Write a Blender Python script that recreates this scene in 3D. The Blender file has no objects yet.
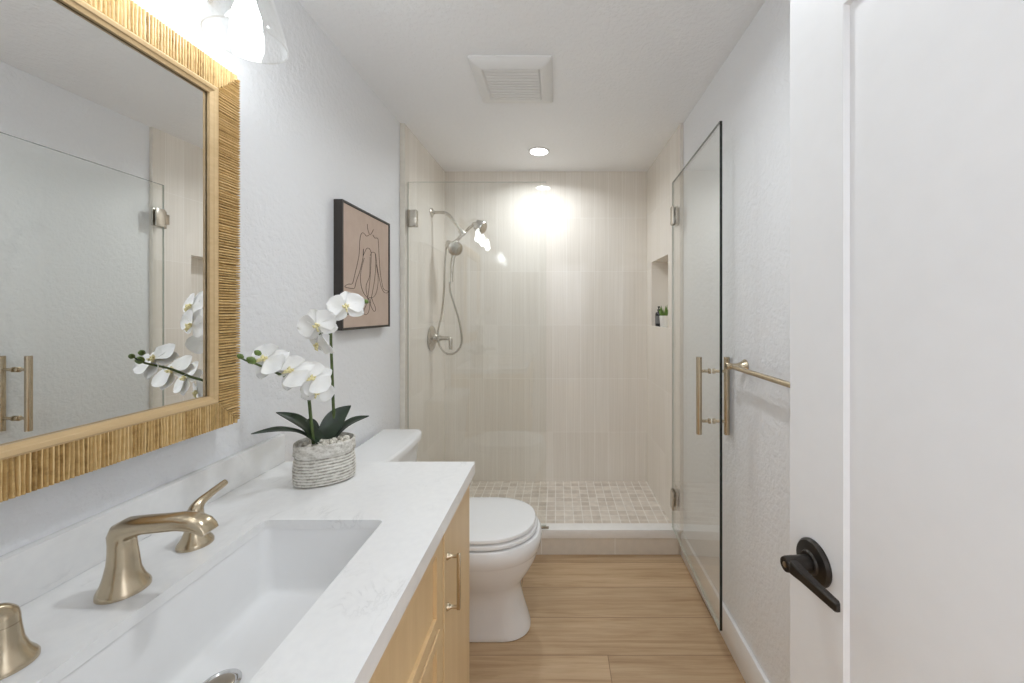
import bpy, bmesh, math, random
from mathutils import Vector, Matrix, Euler

random.seed(11)
scn = bpy.context.scene
COL = scn.collection
PI = math.pi

# ------------------------------------------------------------------ camera, exposure, world
F, VX, VY, EYE = 385.0, 557.0, 312.0, 1.35
cam_d = bpy.data.cameras.new('camera'); cam = bpy.data.objects.new('camera', cam_d); COL.objects.link(cam)
cam.location = (0, 0, EYE); cam.rotation_euler = (PI / 2, 0, 0)
cam_d.sensor_fit = 'HORIZONTAL'; cam_d.sensor_width = 36.0
cam_d.lens = F * 36.0 / 1024
cam_d.shift_x = (512 - VX) / 1024
cam_d.shift_y = (VY - 341.5) / 1024
cam_d.clip_start = 0.02
scn.camera = cam
scn.view_settings.view_transform = 'Standard'; scn.view_settings.look = 'None'
scn.view_settings.gamma = 1; scn.view_settings.use_curve_mapping = False
scn.view_settings.exposure = 0.09
scn.cycles.max_bounces = 16; scn.cycles.diffuse_bounces = 8; scn.cycles.glossy_bounces = 8
scn.cycles.transparent_max_bounces = 24; scn.cycles.transmission_bounces = 8
scn.cycles.sample_clamp_indirect = 4.0
scn.cycles.caustics_reflective = False; scn.cycles.caustics_refractive = False
world = bpy.data.worlds.new('world'); scn.world = world; world.use_nodes = True
world.node_tree.nodes['Background'].inputs[0].default_value = (0.9, 0.95, 1, 1)
world.node_tree.nodes['Background'].inputs[1].default_value = 0.3

BULB_W, CAN_W, CAN_FILL_W, HALL_FILL_W = 33.0, 5.6, 4.3, 35.0
def area_lamp(name, loc, sx, sy, watts, color=(1, 1, 1), rot=(0, 0, 0), spread=180, shape='RECTANGLE'):
    d = bpy.data.lights.new(name, 'AREA'); d.shape = shape; d.size = sx
    if shape == 'RECTANGLE': d.size_y = sy
    d.energy = watts; d.color = color; d.spread = math.radians(spread)
    o = bpy.data.objects.new(name, d); COL.objects.link(o); o.location = loc; o.rotation_euler = rot
    return o
# added unseen fill lamp, bounced off the hallway's far wall to light the room
area_lamp('hallway_fill_lamp', (0.2, -0.5, 2.2), 1.6, 0.3, HALL_FILL_W, (0.935, 0.98, 1.02), (math.radians(-55), 0, 0))
# beams of the shower downlight and of an added, unseen fill downlight
CANS = ((-0.117, 2.5, CAN_W), (0.05, 0.95, CAN_FILL_W))
for cx_, cy_, w_ in CANS: area_lamp('downlight_beam', (cx_, cy_, 2.395 - 0.0045), 0.10, 0.10, w_, (0.935, 0.985, 1.02), (0, 0, 0), 155, 'DISK')

def P(px, py, Y):
    """place a measured image point at depth Y (metres)"""
    return Vector(((px - VX) * Y / F, Y, EYE - (py - VY) * Y / F))

# ------------------------------------------------------------------ helpers: objects
def tag(o, label=None, cat=None, group=None, kind=None):
    if label: o['label'] = label
    if cat: o['category'] = cat
    if group: o['group'] = group
    if kind: o['kind'] = kind
    return o

def wmat(o):
    m = Matrix.Translation(o.location) @ o.rotation_euler.to_matrix().to_4x4()
    return wmat(o.parent) @ m if o.parent else m

def thing(name, label, cat, loc=(0, 0, 0), rotz=0, group=None):
    o = bpy.data.objects.new(name, None); COL.objects.link(o)
    o.location = loc; o.rotation_euler = (0, 0, rotz); o.empty_display_size = 0.05
    return tag(o, label, cat, group)

def obj(name, bm, mats, parent=None, smooth=True, angle=35, local=False, label=None):
    """link the bmesh as ONE mesh object; world coordinates unless local"""
    if parent is not None and not local:
        bm.transform(wmat(parent).inverted())
    bmesh.ops.recalc_face_normals(bm, faces=bm.faces[:])
    if smooth:
        for f in bm.faces: f.smooth = True
        a = math.radians(angle)
        for e in bm.edges:
            if len(e.link_faces) == 2 and e.calc_face_angle(0) > a: e.smooth = False
    me = bpy.data.meshes.new(name); bm.to_mesh(me); bm.free()
    for m in (mats if isinstance(mats, (list, tuple)) else [mats]): me.materials.append(m)
    o = bpy.data.objects.new(name, me); COL.objects.link(o)
    if parent is not None: o.parent = parent
    if label: o['label'] = label
    return o

def struct(name, bm, mat, label=None, parent=None, **k):
    o = obj(name, bm, mat, parent, **k)
    if parent is None: o['kind'] = 'structure'
    if label: o['label'] = label
    return o

NB = bmesh.new

# ------------------------------------------------------------------ helpers: shapes
def box(bm, x0, x1, y0, y1, z0, z1, bev=0.0, seg=2, mi=0):
    t = bmesh.new()
    bmesh.ops.create_cube(t, size=1)
    t.transform(Matrix.Translation(((x0 + x1) / 2, (y0 + y1) / 2, (z0 + z1) / 2)) @ Matrix.Diagonal((x1 - x0, y1 - y0, z1 - z0, 1)))
    if bev: bmesh.ops.bevel(t, geom=t.edges[:], offset=bev, segments=seg, profile=0.5, affect='EDGES')
    for f in t.faces: f.material_index = mi
    join(bm, t)

def join(bm, t):
    me = bpy.data.meshes.new('tmp'); t.to_mesh(me); t.free(); bm.from_mesh(me); bpy.data.meshes.remove(me)

def loft(bm, rings, cap0=True, cap1=True, closed=True, mi=0):
    vs = [[bm.verts.new(p) for p in r] for r in rings]
    for a, b in zip(vs, vs[1:]):
        n = len(a)
        for i in range(n if closed else n - 1):
            j = (i + 1) % n
            try:
                f = bm.faces.new((a[i], a[j], b[j], b[i])); f.material_index = mi
            except ValueError: pass
    if cap0: bm.faces.new(vs[0][::-1]).material_index = mi
    if cap1: bm.faces.new(vs[-1]).material_index = mi
    return vs

def lathe(bm, prof, M=None, seg=32, cap0=True, cap1=True, sx=1, sy=1, mi=0):
    M = M or Matrix.Identity(4)
    rings = [[M @ Vector((r * sx * math.cos(2 * PI * i / seg), r * sy * math.sin(2 * PI * i / seg), z)) for i in range(seg)] for r, z in prof]
    loft(bm, rings, cap0, cap1, mi=mi)

def frame_z(n, up=(0, 0, 1)):
    """matrix whose local Z is n"""
    n = Vector(n).normalized(); u = Vector(up)
    if abs(n.dot(u)) > 0.98: u = Vector((1, 0, 0))
    x = u.cross(n).normalized(); y = n.cross(x)
    return Matrix((x, y, n)).transposed().to_4x4()

def at(loc, n, up=(0, 0, 1)):
    return Matrix.Translation(loc) @ frame_z(n, up)

def spline(pts, k=6):
    pts = [Vector(p) for p in pts]; out = []
    for i in range(len(pts) - 1):
        p0 = pts[max(i - 1, 0)]; p1 = pts[i]; p2 = pts[i + 1]; p3 = pts[min(i + 2, len(pts) - 1)]
        for j in range(k):
            t = j / k
            out.append(0.5 * ((2 * p1) + (p2 - p0) * t + (2 * p0 - 5 * p1 + 4 * p2 - p3) * t * t + (3 * p1 - p0 - 3 * p2 + p3) * t ** 3))
    out.append(pts[-1]); return out

def tube(bm, pts, r, seg=10, rb=None, up=(0, 0, 1), mi=0):
    """swept round or flattened tube; r (and rb) a number or one per point"""
    pts = [Vector(p) for p in pts]; n = len(pts)
    ra = r if isinstance(r, (list, tuple)) else [r] * n
    rb = ra if rb is None else (rb if isinstance(rb, (list, tuple)) else [rb] * n)
    rings = []; ref = None
    for i, p in enumerate(pts):
        t = (pts[min(i + 1, n - 1)] - pts[max(i - 1, 0)]).normalized()
        if ref is None:
            ref = Vector(up)
            if abs(ref.dot(t)) > 0.95: ref = Vector((1, 0, 0)) if abs(t.x) < 0.9 else Vector((0, 1, 0))
        u = (ref - t * ref.dot(t)).normalized(); ref = u; v = t.cross(u)
        rings.append([p + u * (ra[i] * math.cos(2 * PI * k / seg)) + v * (rb[i] * math.sin(2 * PI * k / seg)) for k in range(seg)])
    loft(bm, rings, mi=mi)

def lerp_list(vals, n):
    out = []
    for i in range(n):
        t = i / (n - 1) * (len(vals) - 1); k = min(int(t), len(vals) - 2); out.append(vals[k] + (vals[k + 1] - vals[k]) * (t - k))
    return out

def rrect(cx, cy, hx, hy, r, n=6):
    """rounded rectangle outline, counter clockwise"""
    out = []
    for qx, qy, a0 in ((1, 1, 0), (-1, 1, PI / 2), (-1, -1, PI), (1, -1, 1.5 * PI)):
        for i in range(n + 1):
            a = a0 + PI / 2 * i / n
            out.append((cx + qx * (hx - r) + r * math.cos(a), cy + qy * (hy - r) + r * math.sin(a)))
    return out

def sellipse(cx, cy, a, b, n=48, e=2.0):
    out = []
    for i in range(n):
        t = 2 * PI * i / n; c, s = math.cos(t), math.sin(t)
        out.append((cx + a * math.copysign(abs(c) ** (2 / e), c), cy + b * math.copysign(abs(s) ** (2 / e), s)))
    return out

def frame_strip(bm, outer, inner, z0, z1, M):
    """flat ring between two rectangles (x0,x1,y0,y1), extruded z0..z1, placed by M"""
    def loop(r): return [(r[0], r[2]), (r[1], r[2]), (r[1], r[3]), (r[0], r[3])]
    o, i = loop(outer), loop(inner)
    rings = [[M @ Vector((x, y, z)) for x, y in l] for l, z in ((o, z0), (o, z1), (i, z1), (i, z0), (o, z0))]
    loft(bm, rings, False, False)
    bmesh.ops.remove_doubles(bm, verts=bm.verts[:], dist=1e-6)

# ------------------------------------------------------------------ helpers: materials
def new_mat(name):
    m = bpy.data.materials.new(name); m.use_nodes = True
    nt = m.node_tree; return m, nt, nt.nodes['Principled BSDF']

def setp(b, **k):
    for key, v in k.items(): b.inputs[key.replace('_', ' ')].default_value = v

def nd(nt, typ, **ins):
    n = nt.nodes.new(typ)
    for k, v in ins.items():
        if hasattr(v, 'is_output'): nt.links.new(v, n.inputs[k.replace('_', ' ')])
        else: n.inputs[k.replace('_', ' ')].default_value = v
    return n

def mth(nt, op, a, b=0.0):
    n = nt.nodes.new('ShaderNodeMath'); n.operation = op
    for i, v in enumerate((a, b)):
        if hasattr(v, 'is_output'): nt.links.new(v, n.inputs[i])
        else: n.inputs[i].default_value = v
    return n.outputs[0]

def mixc(nt, fac, a, b, blend='MIX'):
    n = nt.nodes.new('ShaderNodeMix'); n.data_type = 'RGBA'; n.blend_type = blend
    for idx, v in ((0, fac), (6, a), (7, b)):
        if hasattr(v, 'is_output'): nt.links.new(v, n.inputs[idx])
        elif idx == 0: n.inputs[0].default_value = v
        else: n.inputs[idx].default_value = (*v, 1)
    return n.outputs[2]

def ramp(nt, fac, stops):
    n = nt.nodes.new('ShaderNodeValToRGB'); nt.links.new(fac, n.inputs[0])
    e = n.color_ramp.elements
    while len(e) < len(stops): e.new(0.5)
    for el, (p, c) in zip(e, stops): el.position = p; el.color = (*c, 1) if len(c) == 3 else c
    return n.outputs[0]

def coords(nt, scale=(1, 1, 1), axes='xyz', shift=(0, 0, 0)):
    """object coordinates, axes re-ordered, scaled"""
    tc = nt.nodes.new('ShaderNodeTexCoord'); s = nt.nodes.new('ShaderNodeSeparateXYZ'); nt.links.new(tc.outputs['Object'], s.inputs[0])
    c = nt.nodes.new('ShaderNodeCombineXYZ')
    for i, a in enumerate(axes): 
        if a in 'xyz': nt.links.new(s.outputs['xyz'.index(a)], c.inputs[i])
    mp = nt.nodes.new('ShaderNodeMapping'); nt.links.new(c.outputs[0], mp.inputs[0])
    mp.inputs['Location'].default_value = shift; mp.inputs['Scale'].default_value = scale
    return mp.outputs[0]

def bump(nt, b, h, strength=0.3, dist=0.002):
    n = nd(nt, 'ShaderNodeBump', Strength=strength, Distance=dist); nt.links.new(h, n.inputs['Height'])
    nt.links.new(n.outputs[0], b.inputs['Normal']); return n

def plain(name, col, rough=0.5, metal=0.0, noise=0.04, scale=30, **k):
    m, nt, b = new_mat(name)
    nz = nd(nt, 'ShaderNodeTexNoise', Vector=coords(nt), Scale=scale, Detail=3.0)
    d = [c * (1 - noise) for c in col]; l = [min(1, c * (1 + noise)) for c in col]
    nt.links.new(ramp(nt, nz.outputs[0], [(0.3, d), (0.7, l)]), b.inputs['Base Color'])
    setp(b, Roughness=rough, Metallic=metal, **k); return m

def paint_mat(name, col, sc=55, strength=0.35, rough=0.55):
    m, nt, b = new_mat(name); setp(b, Base_Color=(*col, 1), Roughness=rough)
    n1 = nd(nt, 'ShaderNodeTexNoise', Vector=coords(nt), Scale=sc, Detail=3.0, Roughness=0.55)
    h = ramp(nt, n1.outputs[0], [(0.38, (0, 0, 0)), (0.62, (1, 1, 1))])
    bump(nt, b, h, strength, 0.0018); return m

def tile_mat(name, axes, shift):
    """stacked vertical ceramic tiles with fine vertical streaks and a rippled glaze"""
    m, nt, b = new_mat(name)
    br = nd(nt, 'ShaderNodeTexBrick', Vector=coords(nt, axes=axes, shift=shift), Scale=1.0, Mortar_Size=0.0012, Mortar_Smooth=0.2, Bias=0.0, Brick_Width=0.1034, Row_Height=0.398,
            Color1=(0.79, 0.74, 0.67, 1), Color2=(0.84, 0.795, 0.73, 1), Mortar=(0.92, 0.89, 0.84, 1))
    br.offset = 0.0; br.squash = 1.0
    st = nd(nt, 'ShaderNodeTexNoise', Vector=coords(nt, axes=axes, scale=(95, 1.6, 1)), Scale=1.0, Detail=3.0, Roughness=0.6)
    streak = ramp(nt, st.outputs[0], [(0.3, (0.95, 0.945, 0.935)), (0.7, (1.03, 1.03, 1.035))])
    nt.links.new(mixc(nt, 1.0, br.outputs[0], streak, 'MULTIPLY'), b.inputs['Base Color'])
    setp(b, Roughness=0.05, Specular_IOR_Level=0.4)
    wv = nd(nt, 'ShaderNodeTexNoise', Vector=coords(nt, axes=axes, scale=(55, 5, 1)), Scale=1.0, Detail=1.0)
    h = mth(nt, 'ADD', mth(nt, 'MULTIPLY', wv.outputs[0], 0.6), mth(nt, 'MULTIPLY', br.outputs['Fac'], -0.35))
    bump(nt, b, h, 0.38, 0.0013); return m

M = {}
M['wall'] = paint_mat('wall_paint', (0.85, 0.86, 0.88), 58, 0.6)
M['ceiling'] = paint_mat('ceiling_paint', (0.895, 0.90, 0.91), 60, 0.7)
M['trim'] = plain('white_trim_paint', (0.87, 0.87, 0.875), 0.35, noise=0.01)
M['door'] = plain('white_door_paint', (0.80, 0.80, 0.805), 0.38, noise=0.01)
M['tile_back'] = tile_mat('shower_tile_back', 'xz0', (-0.0721, -1.253 + 0.398 * 4, 0))
M['tile_side'] = tile_mat('shower_tile_side', 'yz0', (-0.03, -1.253 + 0.398 * 4, 0))
M['tile_edge'] = plain('cream_tile_edge', (0.79, 0.745, 0.67), 0.25)
M['curb'] = plain('beige_curb_tile', (0.70, 0.64, 0.555), 0.25, noise=0.03)
M['cap'] = plain('white_stone_cap', (0.87, 0.855, 0.83), 0.3, noise=0.02)
M['nickel'] = plain('brushed_nickel', (0.58, 0.54, 0.475), 0.27, 1.0)
M['bronze'] = plain('champagne_bronze', (0.565, 0.475, 0.345), 0.25, 1.0)
M['dark_nickel'] = plain('aged_nickel', (0.36, 0.31, 0.25), 0.3, 1.0)
M['chrome'] = plain('polished_chrome', (0.72, 0.72, 0.72), 0.12, 1.0)
M['black_metal'] = plain('oil_rubbed_black', (0.035, 0.03, 0.026), 0.33, 0.7)
M['porcelain'] = plain('white_porcelain', (0.86, 0.865, 0.87), 0.08, noise=0.005)
M['sink'] = plain('sink_porcelain', (0.86, 0.86, 0.86), 0.12, noise=0.005)
M['glass_edge_shade'] = plain('glass_edge_shade', (0.012, 0.016, 0.015), 0.2)  # darkness of light trapped inside the glass, put into the edge colour
M['top_edge_shade'] = plain('door_top_edge_shade', (0.16, 0.175, 0.16), 0.2)  # same glass along the top, its darkness also painted in, weaker
M['panel_edge'] = plain('panel_glass_edge', (0.52, 0.55, 0.49), 0.2)
M['frame_black'] = plain('dark_walnut_frame', (0.032, 0.026, 0.022), 0.45)
M['line'] = plain('ink_line', (0.055, 0.035, 0.028), 0.7)
M['gap_shade'] = plain('gap_shade', (0.02, 0.018, 0.016), 0.8)  # shade inside the cabinet gaps, painted as a near-black colour
M['plastic'] = plain('white_plastic', (0.80, 0.795, 0.78), 0.4, noise=0.01)
M['petal'] = plain('orchid_petal', (0.90, 0.90, 0.885), 0.6, noise=0.02, Subsurface_Weight=0.15, Subsurface_Radius=(0.01, 0.01, 0.008))
M['lip'] = plain('orchid_lip', (0.85, 0.76, 0.42), 0.5, noise=0.2, scale=180)
M['stem'] = plain('orchid_stem', (0.075, 0.115, 0.03), 0.5, noise=0.35, scale=60)
M['bud'] = plain('orchid_bud', (0.13, 0.20, 0.045), 0.5, noise=0.25, scale=60)
M['leaf'] = plain('orchid_leaf', (0.018, 0.034, 0.016), 0.35, noise=0.3, scale=40)
M['pebble'] = plain('cream_pebble', (0.74, 0.70, 0.62), 0.7, noise=0.15, scale=90)
M['pot_white'] = plain('white_pot', (0.80, 0.79, 0.76), 0.5)
M['succulent'] = plain('succulent_green', (0.16, 0.27, 0.06), 0.5, noise=0.3, scale=90)
M['bottle'] = plain('black_bottle', (0.018, 0.018, 0.02), 0.2)
M['bottle_label'] = plain('grey_label', (0.16, 0.16, 0.16), 0.6)
M['seal'] = plain('clear_seal', (0.62, 0.63, 0.60), 0.25)

def glass_mat(name, col, tint_edge=0.04):
    m = bpy.data.materials.new(name); m.use_nodes = True; nt = m.node_tree; nt.nodes.clear()
    out = nt.nodes.new('ShaderNodeOutputMaterial')
    tr = nt.nodes.new('ShaderNodeBsdfTransparent'); tr.inputs[0].default_value = (*col, 1)
    gl = nt.nodes.new('ShaderNodeBsdfGlossy'); gl.inputs['Roughness'].default_value = 0.0; gl.inputs[0].default_value = (1, 1, 1, 1)
    lw = nt.nodes.new('ShaderNodeLayerWeight'); lw.inputs[0].default_value = 0.5
    f = mth(nt, 'ADD', mth(nt, 'MULTIPLY', mth(nt, 'POWER', lw.outputs['Facing'], 5.0), 0.96), tint_edge)
    mx = nt.nodes.new('ShaderNodeMixShader'); nt.links.new(f, mx.inputs[0]); nt.links.new(tr.outputs[0], mx.inputs[1]); nt.links.new(gl.outputs[0], mx.inputs[2])
    nt.links.new(mx.outputs[0], out.inputs[0]); return m
M['glass'] = glass_mat('shower_glass', (0.982, 0.988, 0.981))
M['shade_glass'] = glass_mat('clear_shade_glass', (0.97, 0.97, 0.965), 0.05)

def mirror_mat():
    m, nt, b = new_mat('mirror_glass'); setp(b, Base_Color=(0.93, 0.94, 0.94, 1), Metallic=1.0, Roughness=0.0); return m
M['mirror'] = mirror_mat()

def emit_mat(name, col, strength):
    m = bpy.data.materials.new(name); m.use_nodes = True; nt = m.node_tree; nt.nodes.clear()
    o = nt.nodes.new('ShaderNodeOutputMaterial'); e = nt.nodes.new('ShaderNodeEmission')
    e.inputs[0].default_value = (*col, 1); e.inputs[1].default_value = strength; nt.links.new(e.outputs[0], o.inputs[0]); return m
M['bulb'] = emit_mat('lit_bulb', (0.935, 0.985, 1.02), BULB_W)
M['can'] = emit_mat('lit_downlight', (0.935, 0.985, 1.02), 16.0)

def floor_mat():
    m, nt, b = new_mat('oak_vinyl_planks')
    PW, S0 = 0.187, 1.5146
    tc = nt.nodes.new('ShaderNodeTexCoord'); s = nt.nodes.new('ShaderNodeSeparateXYZ'); nt.links.new(tc.outputs['Object'], s.inputs[0])
    row = mth(nt, 'FLOOR', mth(nt, 'DIVIDE', mth(nt, 'SUBTRACT', s.outputs[1], S0), PW))
    rnd = mth(nt, 'FRACT', mth(nt, 'MULTIPLY', mth(nt, 'SINE', mth(nt, 'MULTIPLY', mth(nt, 'ADD', row, 3.0), 12.9898)), 43758.5))
    # plank ends: a joint at x = 0.20 in the nearest visible row, others spread by row
    off = mth(nt, 'SUBTRACT', mth(nt, 'MULTIPLY', mth(nt, 'ADD', row, 1.0), 0.858), 0.20)
    xs = mth(nt, 'ADD', s.outputs[0], off)
    c = nt.nodes.new('ShaderNodeCombineXYZ'); nt.links.new(xs, c.inputs[0]); nt.links.new(mth(nt, 'SUBTRACT', s.outputs[1], S0), c.inputs[1])
    br = nd(nt, 'ShaderNodeTexBrick', Vector=c.outputs[0], Scale=1.0, Mortar_Size=0.0013, Mortar_Smooth=0.1, Bias=0.0, Brick_Width=2.2, Row_Height=PW,
            Color1=(0.90, 0.89, 0.88, 1), Color2=(1.09, 1.09, 1.09, 1), Mortar=(0.42, 0.36, 0.31, 1))
    br.offset = 0.0
    plank = mth(nt, 'FLOOR', mth(nt, 'DIVIDE', xs, 2.2))
    shift = mth(nt, 'ADD', mth(nt, 'MULTIPLY', rnd, 17.0), mth(nt, 'MULTIPLY', plank, 5.3))
    g = nt.nodes.new('ShaderNodeCombineXYZ')
    nt.links.new(mth(nt, 'MULTIPLY', mth(nt, 'ADD', s.outputs[0], shift), 1.6), g.inputs[0]); nt.links.new(mth(nt, 'MULTIPLY', s.outputs[1], 22.0), g.inputs[1]); nt.links.new(shift, g.inputs[2])
    big = nd(nt, 'ShaderNodeTexNoise', Vector=g.outputs[0], Scale=0.9, Detail=5.0, Roughness=0.6, Distortion=1.1)
    fine = nd(nt, 'ShaderNodeTexNoise', Vector=coords(nt, scale=(6, 240, 1)), Scale=1.0, Detail=4.0, Roughness=0.7)
    g2 = nt.nodes.new('ShaderNodeCombineXYZ')
    nt.links.new(mth(nt, 'MULTIPLY', mth(nt, 'ADD', s.outputs[0], shift), 0.55), g2.inputs[0]); nt.links.new(mth(nt, 'MULTIPLY', s.outputs[1], 6.0), g2.inputs[1]); nt.links.new(shift, g2.inputs[2])
    wv = nd(nt, 'ShaderNodeTexWave', Vector=g2.outputs[0], Scale=1.5, Distortion=14.0, Detail=4.0, Detail_Scale=1.1, Detail_Roughness=0.65); wv.bands_direction = 'Y'
    base = ramp(nt, big.outputs[0], [(0.32, (0.36, 0.23, 0.12)), (0.47, (0.51, 0.355, 0.21)), (0.70, (0.62, 0.455, 0.29))])
    c1 = mixc(nt, 0.20, base, ramp(nt, wv.outputs[0], [(0.0, (0.34, 0.215, 0.11)), (0.5, (0.60, 0.43, 0.265))]))
    c2 = mixc(nt, 0.25, c1, ramp(nt, fine.outputs[0], [(0.35, (0.33, 0.2, 0.1)), (0.6, (0.57, 0.40, 0.25))]))
    nt.links.new(mixc(nt, 1.0, c2, br.outputs[0], 'MULTIPLY'), b.inputs['Base Color'])
    setp(b, Roughness=0.42)
    bump(nt, b, mth(nt, 'ADD', mth(nt, 'MULTIPLY', br.outputs['Fac'], -1.0), mth(nt, 'MULTIPLY', fine.outputs[0], 0.2)), 0.3, 0.001); return m
M['floor'] = floor_mat()

def mosaic_mat():
    m, nt, b = new_mat('shower_floor_mosaic')
    br = nd(nt, 'ShaderNodeTexBrick', Vector=coords(nt, shift=(0.01, 0.02, 0)), Scale=1.0, Mortar_Size=0.0030, Mortar_Smooth=0.1, Bias=0.0, Brick_Width=0.056, Row_Height=0.056,
            Color1=(0.60, 0.525, 0.45, 1), Color2=(0.75, 0.685, 0.61, 1), Mortar=(0.84, 0.80, 0.745, 1))
    br.offset = 0.0
    nz = nd(nt, 'ShaderNodeTexNoise', Vector=coords(nt), Scale=26.0, Detail=4.0)
    nt.links.new(mixc(nt, 1.0, br.outputs[0], ramp(nt, nz.outputs[0], [(0.3, (0.9, 0.9, 0.9)), (0.7, (1.08, 1.08, 1.08))]), 'MULTIPLY'), b.inputs['Base Color'])
    setp(b, Roughness=0.4); bump(nt, b, mth(nt, 'MULTIPLY', br.outputs['Fac'], -1.0), 0.4, 0.001); return m
M['mosaic'] = mosaic_mat()

def quartz_mat():
    m, nt, b = new_mat('white_quartz')
    n1 = nd(nt, 'ShaderNodeTexNoise', Vector=coords(nt, scale=(1.0, 0.45, 1.0)), Scale=9.0, Detail=7.0, Roughness=0.62, Distortion=1.4)
    v = mth(nt, 'ABSOLUTE', mth(nt, 'SUBTRACT', n1.outputs[0], 0.5))
    vein = ramp(nt, v, [(0.0, (0.80, 0.80, 0.80)), (0.02, (0.97, 0.97, 0.97)), (0.06, (1, 1, 1))])
    n2 = nd(nt, 'ShaderNodeTexNoise', Vector=coords(nt), Scale=7.0, Detail=2.0)
    msk = ramp(nt, n2.outputs[0], [(0.52, (0, 0, 0)), (0.72, (1, 1, 1))])
    n3 = nd(nt, 'ShaderNodeTexNoise', Vector=coords(nt), Scale=60.0, Detail=2.0)
    base = ramp(nt, n3.outputs[0], [(0.3, (0.86, 0.86, 0.86)), (0.7, (0.89, 0.89, 0.885))])
    nt.links.new(mixc(nt, 1.0, base, mixc(nt, msk, (1, 1, 1), vein), 'MULTIPLY'), b.inputs['Base Color'])
    setp(b, Roughness=0.16); return m
M['quartz'] = quartz_mat()

def wood_mat(name, axes, dark, light):
    m, nt, b = new_mat(name)
    n1 = nd(nt, 'ShaderNodeTexNoise', Vector=coords(nt, axes=axes, scale=(26, 1.6, 26)), Scale=1.0, Detail=5.0, Roughness=0.6, Distortion=0.4)
    n2 = nd(nt, 'ShaderNodeTexNoise', Vector=coords(nt, axes=axes, scale=(180, 5, 180)), Scale=1.0, Detail=2.0)
    nt.links.new(mixc(nt, 0.3, ramp(nt, n1.outputs[0], [(0.3, dark), (0.7, light)]), ramp(nt, n2.outputs[0], [(0.35, dark), (0.65, light)])), b.inputs['Base Color'])
    setp(b, Roughness=0.38); return m
M['maple'] = wood_mat('maple_cabinet', 'yzx', (0.70, 0.505, 0.27), (0.78, 0.58, 0.335))
M['lip_wood'] = wood_mat('pale_mirror_lip', 'xyz', (0.56, 0.39, 0.20), (0.66, 0.48, 0.265))

def rattan_mat():
    m, nt, b = new_mat('rattan_rods')
    g = nt.nodes.new('ShaderNodeNewGeometry')
    nz = nd(nt, 'ShaderNodeTexNoise', Vector=coords(nt), Scale=75.0, Detail=4.0, Roughness=0.65)
    v = mth(nt, 'ADD', mth(nt, 'MULTIPLY', g.outputs['Random Per Island'], 0.42), mth(nt, 'MULTIPLY', nz.outputs[0], 0.6))
    nt.links.new(ramp(nt, v, [(0.22, (0.30, 0.18, 0.06)), (0.40, (0.56, 0.37, 0.15)), (0.60, (0.70, 0.50, 0.23)), (0.85, (0.78, 0.60, 0.33))]), b.inputs['Base Color'])
    setp(b, Roughness=0.42); bump(nt, b, nz.outputs[0], 0.35, 0.001); return m
M['rattan'] = rattan_mat()
M['rattan_back'] = plain('rattan_backing', (0.10, 0.055, 0.02), 0.7)

def pot_mat():
    m, nt, b = new_mat('weathered_ceramic')
    n2 = nd(nt, 'ShaderNodeTexNoise', Vector=coords(nt, scale=(1, 1, 1.6)), Scale=70.0, Detail=5.0, Roughness=0.7)
    n3 = nd(nt, 'ShaderNodeTexNoise', Vector=coords(nt), Scale=26.0, Detail=2.0)
    sp = nt.nodes.new('ShaderNodeSeparateXYZ'); nt.links.new(coords(nt), sp.inputs[0])
    ph = mth(nt, 'ADD', mth(nt, 'MULTIPLY', mth(nt, 'SUBTRACT', sp.outputs[2], 0.006), 2 * PI / 0.008), mth(nt, 'MULTIPLY', n3.outputs[0], 2.4))
    rid = mth(nt, 'MULTIPLY', mth(nt, 'COSINE', mth(nt, 'SUBTRACT', ph, 1.2)), 0.13)
    rid = mth(nt, 'MULTIPLY', rid, mth(nt, 'LESS_THAN', sp.outputs[2], 0.079))
    v = mth(nt, 'ADD', n2.outputs[0], rid)
    nt.links.new(ramp(nt, v, [(0.30, (0.33, 0.305, 0.26)), (0.44, (0.55, 0.525, 0.47)), (0.58, (0.76, 0.74, 0.69))]), b.inputs['Base Color']); setp(b, Roughness=0.7)
    bump(nt, b, v, 0.5, 0.002); return m
M['pot'] = pot_mat()

def canvas_mat():
    m, nt, b = new_mat('pink_tan_canvas')
    n1 = nd(nt, 'ShaderNodeTexNoise', Vector=coords(nt), Scale=9.0, Detail=6.0, Roughness=0.7)
    nt.links.new(ramp(nt, n1.outputs[0], [(0.3, (0.52, 0.40, 0.325)), (0.7, (0.60, 0.475, 0.395))]), b.inputs['Base Color'])
    setp(b, Roughness=0.8); bump(nt, b, nd(nt, 'ShaderNodeTexNoise', Vector=coords(nt), Scale=500.0).outputs[0], 0.2, 0.0005); return m
M['canvas'] = canvas_mat()

# ------------------------------------------------------------------ the room
XL, XR, CEIL = -0.87, 0.70, 2.395
YF, YC, YB = 0.04, 2.139, 2.864          # front wall, start of the shower, back wall
def slab(*a): b = NB(); box(b, *a); return b
struct('floor', slab(-1.3, 1.3, -1.7, YC + 0.01, -0.08, 0), M['floor'], 'light oak plank floor', smooth=False)
struct('ceiling', slab(-1.3, 1.3, -1.7, YB + 0.2, CEIL, CEIL + 0.08), M['ceiling'], 'white textured ceiling', smooth=False)
struct('wall_left', slab(XL - 0.13, XL, -0.08, YB + 0.13, 0, CEIL), M['wall'], 'white textured wall behind the vanity and toilet', smooth=False)
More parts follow.
